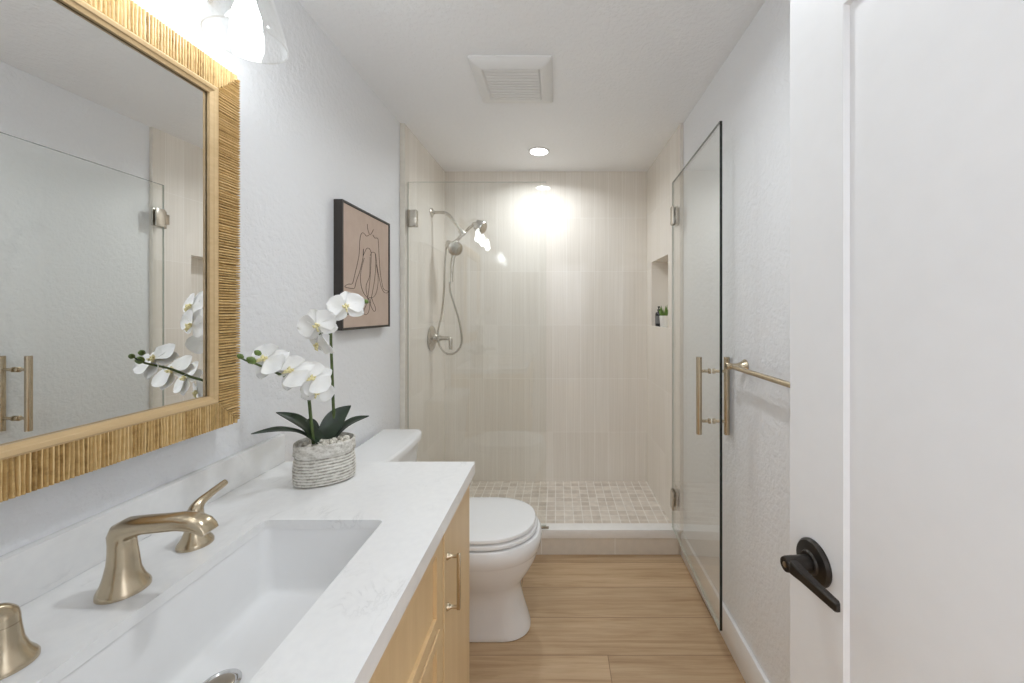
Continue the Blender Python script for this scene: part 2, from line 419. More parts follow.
# right wall with the alcove of the shower niche cut out behind the tiles
NY0, NY1, NZ0, NZ1, ND = 2.352, 2.736, 1.253, 1.703, 0.095
b = NB(); box(b, XR, XR + 0.13, -0.08, NY0 - 0.012, 0, CEIL); box(b, XR, XR + 0.13, NY1 + 0.012, YB + 0.13, 0, CEIL)
box(b, XR, XR + 0.13, NY0 - 0.012, NY1 + 0.012, 0, NZ0 - 0.012); box(b, XR, XR + 0.13, NY0 - 0.012, NY1 + 0.012, NZ1 + 0.012, CEIL)
struct('wall_right', b, M['wall'], 'white textured wall beside the glass door', smooth=False)
b = NB(); box(b, XL, -0.115, YF - 0.12, YF, 0, CEIL); box(b, 0.535, XR, YF - 0.12, YF, 0, CEIL); box(b, -0.115, 0.535, YF - 0.12, YF, 2.06, CEIL)
struct('wall_front', b, M['wall'], smooth=False)
# hallway behind the doorway
b = NB(); box(b, -1.3, 1.3, -1.7, -1.6, 0, CEIL); box(b, -1.4, -1.3, -1.7, -0.08, 0, CEIL); box(b, 1.3, 1.4, -1.7, -0.08, 0, CEIL)
box(b, -1.3, XL - 0.13, -0.08, 0.0, 0, CEIL); box(b, XR + 0.13, 1.3, -0.08, 0.0, 0, CEIL)
struct('wall_hallway', b, M['wall'], smooth=False)

# shower: tiled walls (slightly out of square), tile edges, niche, floor and curb
XSL0, XSL1, XSR0, XSR1 = -0.844, -0.833, 0.683, 0.669
def wedge(pts, z0, z1):
    b = NB(); loft(b, [[Vector((x, y, z)) for x, y in pts] for z in (z0, z1)]); return b
struct('wall_shower_left', wedge([(XL, YC), (XSL0, YC + 0.001), (XSL1, YB), (XL, YB)], 0, CEIL), M['tile_side'], 'left shower wall of tall cream tiles', smooth=False)
struct('wall_back', slab(XL, XR, YB, YB + 0.13, 0, CEIL), M['tile_back'], 'back shower wall of stacked vertical cream tiles', smooth=False)
def xr(y): return XSR0 + (XSR1 - XSR0) * (y - YC) / (YB - YC)
b = NB()
for y0, y1, z0, z1 in ((YC + 0.001, NY0, 0, CEIL), (NY1, YB, 0, CEIL), (NY0, NY1, 0, NZ0), (NY0, NY1, NZ1, CEIL)):
    loft(b, [[Vector(p) for p in ((xr(y0), y0, z), (xr(y1), y1, z), (XR, y1, z), (XR, y0, z))] for z in (z0, z1)])
struct('wall_shower_right', b, M['tile_side'], 'right shower wall of tall cream tiles with a recessed niche', smooth=False)
b = NB(); box(b, XR - 0.001, XR + ND, NY0 - 0.011, NY1 + 0.011, NZ0 - 0.011, NZ0); box(b, XR - 0.001, XR + ND, NY0 - 0.011, NY1 + 0.011, NZ1, NZ1 + 0.011)
box(b, XR - 0.001, XR + ND, NY0 - 0.011, NY0, NZ0, NZ1); box(b, XR - 0.001, XR + ND, NY1, NY1 + 0.011, NZ0, NZ1); box(b, XR + ND, XR + ND + 0.01, NY0 - 0.011, NY1 + 0.011, NZ0 - 0.011, NZ1 + 0.011)
struct('trim_niche', b, M['tile_side'], 'tiled lining of the shower niche', smooth=False)
struct('trim_1', slab(XL + 0.0005, XSL0 + 0.002, YC - 0.008, YC, 0, CEIL), M['tile_edge'], 'cream edge strip where the left tiles begin', smooth=False)
struct('trim_2', slab(XSR0 - 0.002, XR - 0.0005, YC - 0.008, YC, 0.135, CEIL), M['tile_edge'], 'cream edge strip where the right tiles begin', smooth=False)
SF = 0.09
struct('floor_shower', slab(XL + 0.03, XR - 0.02, YC + 0.06, YB, SF - 0.05, SF), M['mosaic'], 'beige square mosaic shower floor', smooth=False)
b = NB(); box(b, XSL0 + 0.001, XSR0 - 0.001, YC + 0.004, YC + 0.063, 0, 0.0925)
curb = struct('shower_curb', b, M['curb'], 'tiled shower curb under a white stone cap', smooth=False)
b = NB(); box(b, XSL0 + 0.002, XSR0 - 0.002, YC - 0.002, YC + 0.068, 0.0925, 0.140, 0.002)
obj('curb_cap', b, M['cap'], curb)
b = NB()
for s_, x in ((1, XSR0 - 0.36), (1, XSR0 - 0.77)): box(b, x - 0.001, x + 0.001, YC + 0.0032, YC + 0.005, 0.001, 0.092)
obj('curb_joint', b, M['cap'], curb)

# baseboards
b = NB(); box(b, XR - 0.014, XR - 0.0003, YF, YC - 0.009, 0.0, 0.132, 0.003); struct('baseboard_right', b, M['trim'], 'white baseboard along the right wall')
b = NB(); box(b, XL + 0.0003, XL + 0.014, 1.21, YC - 0.009, 0.0, 0.132, 0.003); struct('baseboard_left', b, M['trim'], 'white baseboard behind the toilet')

# ------------------------------------------------------------------ entry door, open into the room
ea = math.atan2(-0.993, 0.115)
D = bpy.data.objects.new('door_1', None); COL.objects.link(D); D['kind'] = 'structure'; D['label'] = 'white entry door standing open at the right, black lever handle'
D.location = (0.40, 0.67, 0.0); D.rotation_euler = (0, 0, ea)
# local: +x runs from the latch edge to the hinges, +y away from the room side?  room face is at local y = 0
side = -1 if (Matrix.Rotation(ea, 4, 'Z') @ Vector((0, 1, 0))).x > 0 else 1   # which local y points to the room
W, H, T = 0.61, 2.03, 0.035
b = NB()
def dbox(bm, x0, x1, y0, y1, z0, z1): box(bm, x0, x1, min(y0 * side, y1 * side), max(y0 * side, y1 * side), z0, z1)
st, tr_, brl = 0.115, 0.236, 0.20
dbox(b, 0.008, st, -T, 0, 0.012, H); dbox(b, W - st, W, -T, 0, 0.012, H); dbox(b, st, W - st, -T, 0, H - tr_, H); dbox(b, st, W - st, -T, 0, 0.012, brl)
obj('door_frame', b, M['door'], D, smooth=False, local=True)
b = NB(); dbox(b, st, W - st, -T + 0.008, -0.008, brl, H - tr_)
# sloping sticking around the panel
Mx = Matrix(((1, 0, 0, 0), (0, 0, side, 0), (0, 1, 0, 0), (0, 0, 0, 1)))
rings = [[Mx @ Vector(p) for p in ((x0, z0, d), (x1, z0, d), (x1, z1, d), (x0, z1, d))] for x0, x1, z0, z1, d in
         ((st, W - st, brl, H - tr_, -0.0005), (st + 0.003, W - st - 0.003, brl + 0.003, H - tr_ - 0.003, -0.0078))]
loft(b, rings, False, False)
obj('door_panel', b, M['door'], D, smooth=False, local=True)
hd = bpy.data.objects.new('door_handle', None); COL.objects.link(hd); hd.parent = D; hd.location = (0.062, 0, 0.955); hd['label'] = 'black lever handle on a round rose'
def R3(x, y, z): return Vector((x, y * side, z))
b = NB(); lathe(b, [(0.034, 0.0), (0.034, 0.003), (0.031, 0.007), (0.018, 0.009), (0.016, 0.012)], at(Vector((0, 0, 0)), (0, side, 0)), 40)
obj('rose', b, M['black_metal'], hd, local=True)
b = NB(); lathe(b, [(0.0115, 0.008), (0.0115, 0.048), (0.0105, 0.051), (0.006, 0.051), (0.0055, 0.049)], at(Vector((0, 0, 0)), (0, side, 0)), 28)
rings = []
for x, hz, y0, y1 in ((-0.006, 0.010, 0.035, 0.050), (0.012, 0.0095, 0.036, 0.0495), (0.03, 0.0078, 0.037, 0.049), (0.06, 0.0075, 0.038, 0.048), (0.088, 0.0072, 0.039, 0.047), (0.091, 0.0055, 0.040, 0.046)):
    rings.append([R3(x, y0, -hz), R3(x, y1 - 0.002, -hz), R3(x, y1, -hz + 0.002), R3(x, y1, hz - 0.002), R3(x, y1 - 0.002, hz), R3(x, y0, hz)])
loft(b, rings)
obj('lever', b, M['black_metal'], hd, local=True)
b = NB(); lathe(b, [(0.0042, 0.048), (0.0042, 0.0518), (0.0028, 0.0522)], at(Vector((0, 0, 0)), (0, side, 0)), 20)
obj('lock_button', b, M['dark_nickel'], hd, local=True)

# ------------------------------------------------------------------ shower glass
GY = 2.175
t = thing('glass_screen', 'fixed clear glass shower panel on the curb, left of the opening', 'glass panel', (XSL0, GY, 0.14))
def glass_slab(bm, p0, p1, z0, z1, th=0.010):
    p0, p1 = Vector(p0), Vector(p1); d = (p1 - p0).normalized(); n = Vector((-d.y, d.x)) * th / 2
    c = [p0 - n, p1 - n, p1 + n, p0 + n]
    lo = [bm.verts.new((p.x, p.y, z0)) for p in c]; hi = [bm.verts.new((p.x, p.y, z1)) for p in c]
    for i in range(4):
        j = (i + 1) % 4; f = bm.faces.new((lo[i], lo[j], hi[j], hi[i])); f.material_index = 0 if i in (0, 2) else (1 if i == 1 else 3)
    bm.faces.new(lo[::-1]).material_index = 3; bm.faces.new(hi).material_index = 2
b = NB(); glass_slab(b, (XSL0 + 0.003, GY), (-0.062, GY), 0.142, 2.084); obj('glass', b, [M['glass'], M['panel_edge'], M['panel_edge'], M['panel_edge']], t, smooth=False)
for z in (1.878, 0.32):
    b = NB(); box(b, XSL0 + 0.002, XSL0 + 0.055, GY - 0.016, GY - 0.0055, z - 0.047, z + 0.047, 0.002); box(b, XSL0 + 0.002, XSL0 + 0.055, GY + 0.0055, GY + 0.016, z - 0.047, z + 0.047, 0.002)
    obj('wall_clamp', b, M['nickel'], t)
b = NB(); box(b, -0.088, -0.046, GY - 0.028, GY - 0.010, 0.1402, 0.1455, 0.001); obj('bottom_clip', b, M['dark_nickel'], t)

dn, df = Vector((0.621, 1.458)), Vector((0.650, 2.160))
t = thing('shower_door', 'frameless clear glass shower door swung open along the right wall', 'shower door', (df.x, df.y, 0.142))
b = NB(); glass_slab(b, df, dn, 0.1425, 2.074); obj('glass', b, [M['glass'], M['glass_edge_shade'], M['top_edge_shade'], M['panel_edge']], t, smooth=False)
dd = (dn - df).normalized(); nn = Vector((-dd.y, dd.x)); nn = nn if nn.x < 0 else -nn
def dpt(s, o, z): p = df + dd * s + nn * o; return Vector((p.x, p.y, z))     # along the door, out to the room side, height
def obox(bm, s0, s1, o0, o1, z0, z1, bev=0.0):
    tmp = NB(); box(tmp, s0, s1, o0, o1, z0, z1, bev)
    tmp.transform(Matrix(((dd.x, nn.x, 0, df.x), (dd.y, nn.y, 0, df.y), (0, 0, 1, 0), (0, 0, 0, 1)))); join(bm, tmp)
for z in (1.884, 0.311):
    b = NB(); obox(b, 0.004, 0.052, 0.0055, 0.015, z - 0.05, z + 0.05, 0.002); obox(b, 0.004, 0.052, -0.015, -0.0055, z - 0.05, z + 0.05, 0.002)
    tube(b, [dpt(-0.002, 0, z - 0.05), dpt(-0.002, 0, z + 0.05)], 0.0075, 14)
    h = obj('hinge', b, M['nickel'], t)
    b = NB(); box(b, 0.6505, xr(2.17) - 0.0005, 2.154, 2.196, z - 0.028, z + 0.028, 0.002); box(b, 0.674, xr(2.17) - 0.0005, 2.148, 2.202, z - 0.05, z + 0.05, 0.001)
    obj('wall_plate', b, M['dark_nickel'], h)
hs = (df.y - 1.556)
for o, name in ((0.050, 'handle'), (-0.060, 'handle')):
    b = NB(); tube(b, [dpt(hs, o, 0.856), dpt(hs, o, 1.168)], 0.0112, 20)
    h = obj(name, b, M['bronze'], t)
    for z in (0.909, 1.111):
        b = NB(); sg = 1 if o > 0 else -1
        tube(b, [dpt(hs, sg * 0.0056, z), dpt(hs, o - sg * 0.006, z)], 0.006, 14); lathe(b, [(0.011, 0), (0.011, 0.007), (0.008, 0.009)], at(dpt(hs, sg * 0.0053, z), (nn.x * sg, nn.y * sg, 0)), 20)
        obj('standoff', b, M['bronze'], h)
b = NB(); obox(b, 0.01, 0.70, -0.003, 0.003, 0.1405, 0.1424); obj('sweep', b, M['seal'], t)

# ------------------------------------------------------------------ shower fittings on the left tiled wall
SY = 2.567
sxw = XSL0 + (XSL1 - XSL0) * (SY - YC) / (YB - YC)
def S(px, py, y=SY): return P(px, py, y)
oh = t = thing('overhead_shower', 'brushed nickel shower head on a bent arm high on the tiled wall', 'shower head', (sxw, SY, 2.0))
b = NB(); lathe(b, [(0.031, 0.0005), (0.031, 0.004), (0.025, 0.009), (0.016, 0.013), (0.012, 0.02)], at(Vector((sxw, SY, 2.013)), (1, 0, 0)), 32); obj('flange', b, M['nickel'], t)
arm = spline([(sxw + 0.012, SY, 2.013), (-0.775, SY, 2.013), (-0.738, SY, 2.008), (-0.705, SY, 1.980), (-0.665, SY, 1.925), (-0.635, SY, 1.885)], 6)
b = NB(); tube(b, arm, 0.0105, 14); obj('arm', b, M['nickel'], t)
b = NB(); lathe(b, [(0.012, -0.03), (0.019, -0.024), (0.020, 0.0), (0.019, 0.012), (0.012, 0.016)], at(Vector((-0.628, SY, 1.876)), (0.65, 0, -0.76)), 28)
tube(b, [(-0.622, SY, 1.872), (-0.59, SY, 1.905), (-0.552, SY, 1.935)], 0.009, 12)
lathe(b, [(0.0, -0.014), (0.012, -0.008), (0.015, 0), (0.012, 0.008), (0, 0.014)], at(Vector((-0.553, SY, 1.936)), (1, 0, 0)), 20, False, False); obj('diverter', b, M['nickel'], t)
hn = Vector((0.86, -0.25, -0.38)).normalized(); hc = Vector((-0.553, SY, 1.936))
b = NB(); lathe(b, [(0.014, 0.0), (0.022, 0.012), (0.036, 0.022), (0.040, 0.03), (0.040, 0.05), (0.046, 0.056), (0.046, 0.072), (0.042, 0.078)], at(hc, hn), 36)
h = obj('head', b, M['chrome'], t)
b = NB(); lathe(b, [(0.036, 0.0781), (0.036, 0.0805), (0.03, 0.081)], at(hc, hn), 30); obj('spray_face', b, M['dark_nickel'], h)

t = thing('hand_shower', 'brushed nickel hand shower with hanging looped hose under the shower head', 'hand shower', (-0.69, SY, 1.7))
b = NB()
lathe(b, [(0.015, -0.018), (0.038, -0.012), (0.050, -0.004), (0.050, 0.006), (0.044, 0.010)], at(Vector((-0.676, SY - 0.012, 1.772)), (0.55, -0.75, -0.25)), 36)
obj('spray_head', b, M['nickel'], t)
b = NB(); tube(b, spline([(-0.683, SY, 1.755), (-0.694, SY, 1.70), (-0.701, SY, 1.64), (-0.704, SY, 1.55)], 5), lerp_list([0.016, 0.0135, 0.012, 0.011], 16), 14); obj('handle', b, M['nickel'], t)
b = NB(); tube(b, [(-0.632, SY, 1.868), (-0.66, SY + 0.004, 1.835), (-0.705, SY + 0.006, 1.80)], [0.012, 0.011, 0.013], 12)
lathe(b, [(0.020, -0.022), (0.023, -0.018), (0.023, 0.018), (0.020, 0.022)], at(Vector((-0.722, SY + 0.004, 1.800)), (0.45, -0.3, 0.84)), 24); obj('cradle', b, M['nickel'], oh)
hp = [(446.5, 243), (445, 262), (444, 290), (441.5, 315), (439.5, 332), (441.5, 346), (449, 353.5), (458, 351), (463, 341), (461, 323), (456, 306), (451.8, 292), (451.3, 282)]
b = NB(); tube(b, spline([S(x, y) + Vector((0, -0.034 if i > 3 else 0.0, 0)) for i, (x, y) in enumerate(hp)], 6), 0.0068, 10); obj('hose', b, M['nickel'], t)

t = thing('shower_valve', 'brushed nickel shower valve lever on round plate behind the hose loop', 'shower valve', (sxw, SY, 1.18))
zc = 1.175
b = NB(); lathe(b, [(0.083, 0.0005), (0.083, 0.005), (0.078, 0.010), (0.050, 0.016), (0.038, 0.024)], at(Vector((sxw, SY, zc)), (1, 0, 0)), 44); obj('plate', b, M['nickel'], t)
b = NB(); lathe(b, [(0.040, 0.02), (0.032, 0.032), (0.021, 0.050), (0.018, 0.065)], at(Vector((sxw, SY, zc)), (1, 0, 0)), 32)
tube(b, spline([(sxw + 0.05, SY, zc), (sxw + 0.085, SY, zc), (sxw + 0.118, SY, zc - 0.002), (sxw + 0.128, SY, zc - 0.012), (sxw + 0.128, SY, zc - 0.075)], 5), lerp_list([0.016, 0.014, 0.0125, 0.0125, 0.0115], 21), 14); obj('lever', b, M['nickel'], t)

# niche contents
t = thing('soap_bottle', 'small black pump bottle in the shower niche', 'bottle', (0.706, 2.67, NZ0))
b = NB(); lathe(b, [(0.022, 0.0005), (0.024, 0.003), (0.024, 0.085), (0.019, 0.094), (0.009, 0.099), (0.009, 0.106)], Matrix.Translation((0.706, 2.67, NZ0)), 28); obj('body', b, M['bottle'], t)
b = NB(); lathe(b, [(0.0107, 0.104), (0.0107, 0.116), (0.004, 0.117), (0.004, 0.128), (0.008, 0.128), (0.008, 0.136)], Matrix.Translation((0.706, 2.67, NZ0)), 20); tube(b, [(0.706, 2.67, NZ0 + 0.132), (0.697, 2.642, NZ0 + 0.131)], 0.0035, 8); obj('pump', b, M['bottle'], t)
b = NB(); lathe(b, [(0.0243, 0.018), (0.0243, 0.07)], Matrix.Translation((0.706, 2.67, NZ0)), 28, False, False); obj('label_band', b, M['bottle_label'], t)
t = thing('potted_succulent', 'small spiky green succulent in white pot inside the shower niche', 'potted plant', (0.706, 2.535, NZ0))
b = NB(); lathe(b, [(0.024, 0.0005), (0.026, 0.003), (0.031, 0.070), (0.031, 0.073), (0.0275, 0.073), (0.026, 0.062)], Matrix.Translation((0.706, 2.535, NZ0)), 28); obj('pot', b, M['pot_white'], t)
for k in range(11):
    a = k * 2.4; tilt = 0.10 + 0.42 * (k / 11); L = 0.085 - 0.03 * (k / 11); b = NB()
    d = Vector((math.cos(a) * math.sin(tilt), math.sin(a) * math.sin(tilt), math.cos(tilt))); base = Vector((0.706 + 0.011 * math.cos(a), 2.535 + 0.011 * math.sin(a), NZ0 + 0.060))
    tube(b, [base + d * L * q for q in (0, 0.25, 0.5, 0.75, 1.0)], [0.006, 0.0075, 0.0062, 0.0038, 0.0005], 8, [0.004, 0.005, 0.004, 0.0025, 0.0004]); obj('leaf', b, M['succulent'], t)

# ------------------------------------------------------------------ towel bar
t = thing('towel_bar', 'champagne bronze towel bar on right wall behind the open door', 'towel bar', (XR, 1.43, 1.15))
b = NB(); tube(b, [(0.645, 1.445, 1.148), (0.645, 0.83, 1.148)], 0.0085, 18); obj('bar', b, M['bronze'], t)
for y in (1.43, 0.845):
    b = NB(); lathe(b, [(0.026, 0.0005), (0.026, 0.003), (0.021, 0.010), (0.014, 0.022), (0.011, 0.035), (0.011, 0.052), (0.013, 0.058), (0.013, 0.068), (0.010, 0.071)], at(Vector((XR, y, 1.148)), (-1, 0, 0)), 32); obj('bracket', b, M['bronze'], t)

# ------------------------------------------------------------------ vanity
CT, VY0, VY1 = 0.8825, 0.06, 1.203
t = thing('vanity_cabinet', 'light maple bathroom vanity cabinet below the white countertop', 'cabinet', (-0.58, 0.63, 0))
FX = -0.272
b = NB()
box(b, XL + 0.002, FX - 0.02, VY1 - 0.024, VY1 - 0.006, 0.09, CT - 0.0365); box(b, XL + 0.002, FX - 0.02, VY0 + 0.004, VY0 + 0.022, 0.09, CT - 0.0365)
box(b, XL + 0.002, FX - 0.02, VY0 + 0.022, VY1 - 0.024, 0.09, 0.108); box(b, XL + 0.002, XL + 0.01, VY0 + 0.022, VY1 - 0.024, 0.108, CT - 0.0365)
obj('carcass', b, M['maple'], t, smooth=False)
b = NB()
DY = [(0.105, 0.378), (0.413, 0.888), (0.918, 1.168)]      # three bays
ys = [VY0 + 0.004] + [v for d in DY for v in d] + [VY1 - 0.006]
for i in range(0, len(ys), 2): box(b, FX - 0.02, FX, ys[i], ys[i + 1], 0.09, CT - 0.0365, 0.001)
for y0, y1 in DY:
    box(b, FX - 0.02, FX, y0, y1, 0.09, 0.118); box(b, FX - 0.02, FX, y0, y1, 0.830, CT - 0.0365)
box(b, FX - 0.02, FX, 0.413, 0.888, 0.622, 0.637)
obj('face_frame', b, M['maple'], t, smooth=False)
b = NB(); box(b, XL + 0.05, FX - 0.07, VY0 + 0.02, VY1 - 0.03, 0.0005, 0.09); obj('toe_kick', b, M['maple'], t, smooth=False)
b = NB(); box(b, FX - 0.0215, FX - 0.0205, VY0 + 0.03, VY1 - 0.03, 0.112, 0.84); obj('gap_shade_sheet', b, M['gap_shade'], t, smooth=False)  # dark sheet behind the fronts, stands in for shade in the gaps
def front(name, y0, y1, z0, z1, rim):
    g = 0.002; y0 += g; y1 -= g; z0 += g; z1 -= g; b = NB()
    Mf = Matrix(((0, 0, 1, FX + 0.003), (1, 0, 0, 0), (0, 1, 0, 0), (0, 0, 0, 1)))
    if rim:
        rr = [((y0, y1, z0, z1), -0.018), ((y0, y1, z0, z1), -0.0015), ((y0 + 0.0015, y1 - 0.0015, z0 + 0.0015, z1 - 0.0015), 0.0)]
        i1 = (y0 + rim, y1 - rim, z0 + rim, z1 - rim); i2 = (y0 + rim + 0.0012, y1 - rim - 0.0012, z0 + rim + 0.0012, z1 - rim - 0.0012)
        rr += [(i1, 0.0), (i1, -0.008), (i2, -0.0085)]
    else:
        rr = [((y0, y1, z0, z1), -0.018), ((y0, y1, z0, z1), -0.001), ((y0 + 0.001, y1 - 0.001, z0 + 0.001, z1 - 0.001), 0.0)]
    loft(b, [[Mf @ Vector((a, c, d)) for a, c in ((r[0], r[2]), (r[1], r[2]), (r[1], r[3]), (r[0], r[3]))] for r, d in rr])
    return obj(name, b, M['maple'], t, smooth=False)
def pull(parent, y, z0, z1):
    b = NB()
    for z in (z0, z1):
        lathe(b, [(0.009, 0.0003), (0.009, 0.002), (0.0055, 0.007), (0.0042, 0.013), (0.0042, 0.029)], at(Vector((FX + 0.003, y, z)), (1, 0, 0)), 20)
    box(b, FX + 0.027, FX + 0.0355, y - 0.0042, y + 0.0042, z0 - 0.006, z1 + 0.006, 0.0012)
    obj('handle', b, M['bronze'], parent)
d1 = front('cabinet_door', 0.918, 1.157, 0.118, 0.830, 0); pull(d1, 0.943, 0.628, 0.752)
d2 = front('drawer_front', *DY[1], 0.637, 0.830, 0.024)
d3 = front('cabinet_door', 0.652, 0.888, 0.118, 0.622, 0.024); pull(d3, 0.672, 0.44, 0.564)
d4 = front('cabinet_door', 0.413, 0.650, 0.118, 0.622, 0.024); pull(d4, 0.630, 0.44, 0.564)
d5 = front('cabinet_door', *DY[0], 0.118, 0.830, 0); pull(d5, 0.355, 0.628, 0.752)

# countertop with a sink cut-out
SX0, SX1, SY0, SY1 = -0.657, -0.389, 0.43, 0.866
CFX = -0.256
b = NB()
outer = [(XL + 0.001, VY0), (CFX, VY0), (CFX, VY1), (XL + 0.001, VY1)]
inner = rrect((SX0 + SX1) / 2, (SY0 + SY1) / 2, (SX1 - SX0) / 2, (SY1 - SY0) / 2, 0.014, 5)
for loop_ in (outer, inner):
    vs = [b.verts.new((x, y, CT)) for x, y in loop_]
    for i in range(len(vs)): b.edges.new((vs[i], vs[(i + 1) % len(vs)]))
bmesh.ops.triangle_fill(b, edges=b.edges[:], use_beauty=True)
ret = bmesh.ops.extrude_face_region(b, geom=b.faces[:])
bmesh.ops.translate(b, verts=[v for v in ret['geom'] if isinstance(v, bmesh.types.BMVert)], vec=(0, 0, -0.02))
box(b, CFX - 0.022, CFX - 0.0001, VY0 + 0.0001, VY1 - 0.0001, CT - 0.036, CT - 0.0195); box(b, XL + 0.002, CFX - 0.022, VY1 - 0.022, VY1 - 0.0001, CT - 0.036, CT - 0.0195)
o = tag(obj('countertop', b, M['quartz'], None, smooth=False), 'white quartz vanity countertop with rectangular sink cutout', 'countertop')
b = NB(); box(b, XL + 0.001, XL + 0.021, VY0, VY1, CT + 0.0003, CT + 0.087, 0.0015)
tag(obj('backsplash', b, M['quartz']), 'low white quartz backsplash strip along wall below mirror', 'backsplash')

# undermount sink
t = thing('sink', 'white rectangular undermount sink set into the quartz countertop', 'sink', (-0.523, 0.648, 0.72))
cx, cy, hx, hy = (SX0 + SX1) / 2, (SY0 + SY1) / 2, (SX1 - SX0) / 2, (SY1 - SY0) / 2
ZT = CT - 0.0203; DR = (-0.570, 0.648)
def rr3(hx_, hy_, r, z, ox=0, oy=0): return [Vector((x, y, z)) for x, y in rrect(cx + ox, cy + oy, hx_, hy_, r, 6)]
rings = [rr3(hx + 0.022, hy + 0.022, 0.03, ZT - 0.008), rr3(hx + 0.022, hy + 0.022, 0.03, ZT), rr3(hx + 0.003, hy + 0.003, 0.022, ZT), rr3(hx + 0.001, hy + 0.001, 0.022, ZT - 0.006),
         rr3(hx - 0.004, hy - 0.004, 0.024, 0.755), rr3(hx - 0.008, hy - 0.008, 0.026, 0.736), rr3(hx - 0.014, hy - 0.014, 0.028, 0.728), rr3(hx - 0.024, hy - 0.024, 0.03, 0.7245)]
n = len(rings[0])
def toward(r, z):
    out = []
    for v in rings[7]:
        a = math.atan2(v.y - DR[1], v.x - DR[0]); out.append(Vector((DR[0] + r * math.cos(a), DR[1] + r * math.sin(a), z)))
    return out
rings += [toward(0.030, 0.7185), toward(0.024, 0.7175)]
under = [rr3(hx + 0.012, hy + 0.012, 0.03, ZT - 0.012), rr3(hx + 0.008, hy + 0.008, 0.03, 0.74), rr3(hx - 0.01, hy - 0.01, 0.03, 0.712)]
b = NB(); loft(b, under[::-1] + rings); obj('basin', b, M['sink'], t, angle=50)
b = NB(); lathe(b, [(0.031, 0.0003), (0.031, 0.003), (0.026, 0.0045), (0.024, 0.002)], Matrix.Translation((DR[0], DR[1], 0.7185)), 36)
dr = obj('drain', b, M['chrome'], t)
b = NB(); lathe(b, [(0.021, 0.0012), (0.022, 0.0035), (0.018, 0.006), (0.006, 0.0075)], Matrix.Translation((DR[0], DR[1], 0.7185)), 32); obj('stopper', b, M['dark_nickel'], dr)

# widespread faucet
t = thing('faucet', 'champagne bronze widespread faucet with two lever handles behind the sink', 'faucet', (-0.728, 0.647, CT))
FXc, FY = -0.728, 0.647
secs = []    # (x, z, tangent angle from up toward +x, in-plane half thickness, half width)
for z, r, dx in ((CT + 0.0003, 0.0330, 0), (CT + 0.005, 0.0330, 0), (CT + 0.009, 0.0315, -0.0005), (CT + 0.018, 0.0268, -0.001), (CT + 0.032, 0.0225, -0.002), (CT + 0.05, 0.0198, -0.001), (CT + 0.068, 0.0182, -0.0015), (CT + 0.082, 0.0174, -0.0025)):
    secs.append((FXc + dx, z, 0, r, r))
for x, z, a, h, w in ((-0.7305, 0.9745, 16, 0.0172, 0.0172), (-0.7265, 0.9825, 40, 0.0185, 0.0170), (-0.7165, 0.9885, 68, 0.0165, 0.0168), (-0.69, 0.9935, 84, 0.0135, 0.0165),
                      (-0.655, 0.9965, 85, 0.0130, 0.0165), (-0.630, 0.9990, 88, 0.0130, 0.0168), (-0.610, 0.9975, 100, 0.0130, 0.0170), (-0.596, 0.9930, 118, 0.0115, 0.0168), (-0.587, 0.9865, 134, 0.0085, 0.0160), (-0.5825, 0.9815, 140, 0.0050, 0.0150)):
    secs.append((x, z, a, h, w))
b = NB(); rings = []
for x, z, a, h, w in secs:
    a = math.radians(a); nrm = Vector((math.cos(a), 0, -math.sin(a))); rings.append([Vector((x, FY, z)) + nrm * (h * c) + Vector((0, w * s, 0)) for c, s in sellipse(0, 0, 1, 1, 32, 2.0 if a < 0.2 else 2.6)])
loft(b, rings); obj('spout', b, M['bronze'], t, angle=60)
for y, sg in ((0.775, 1), (0.507, -1)):
    b = NB(); lathe(b, [(0.029, 0.0003), (0.029, 0.005), (0.027, 0.009), (0.021, 0.018), (0.0165, 0.032), (0.0145, 0.048), (0.0138, 0.056)], Matrix.Translation((FXc, y, CT)), 36)
    h = obj('handle', b, M['bronze'], t)
    pth = spline([(FXc, y, CT + 0.0565), (FXc, y + sg * 0.001, CT + 0.069), (FXc, y + sg * 0.010, CT + 0.079), (FXc, y + sg * 0.032, CT + 0.086), (FXc, y + sg * 0.070, CT + 0.094)], 6)
    b = NB(); tube(b, pth, lerp_list([0.0138, 0.0130, 0.0095, 0.0075, 0.0068], len(pth)), 18, lerp_list([0.0138, 0.0130, 0.0095, 0.0075, 0.0060], len(pth)), up=(0, 1, 0)); obj('lever', b, M['bronze'], h, angle=60)

# ------------------------------------------------------------------ mirror in its rattan rod frame, leaning out a touch at the far edge
MY0, MY1, MZ0, MZ1, FW = 0.26, 0.979, 1.072, 1.944, 0.062
ML = MY1 - MY0; MH = MZ1 - MZ0
t = thing('mirror', 'rectangular wall mirror in a rattan rod frame above the vanity', 'mirror', (-0.803, MY1, MZ0), 0)
t.rotation_euler = (0, 0, math.radians(-0.8))
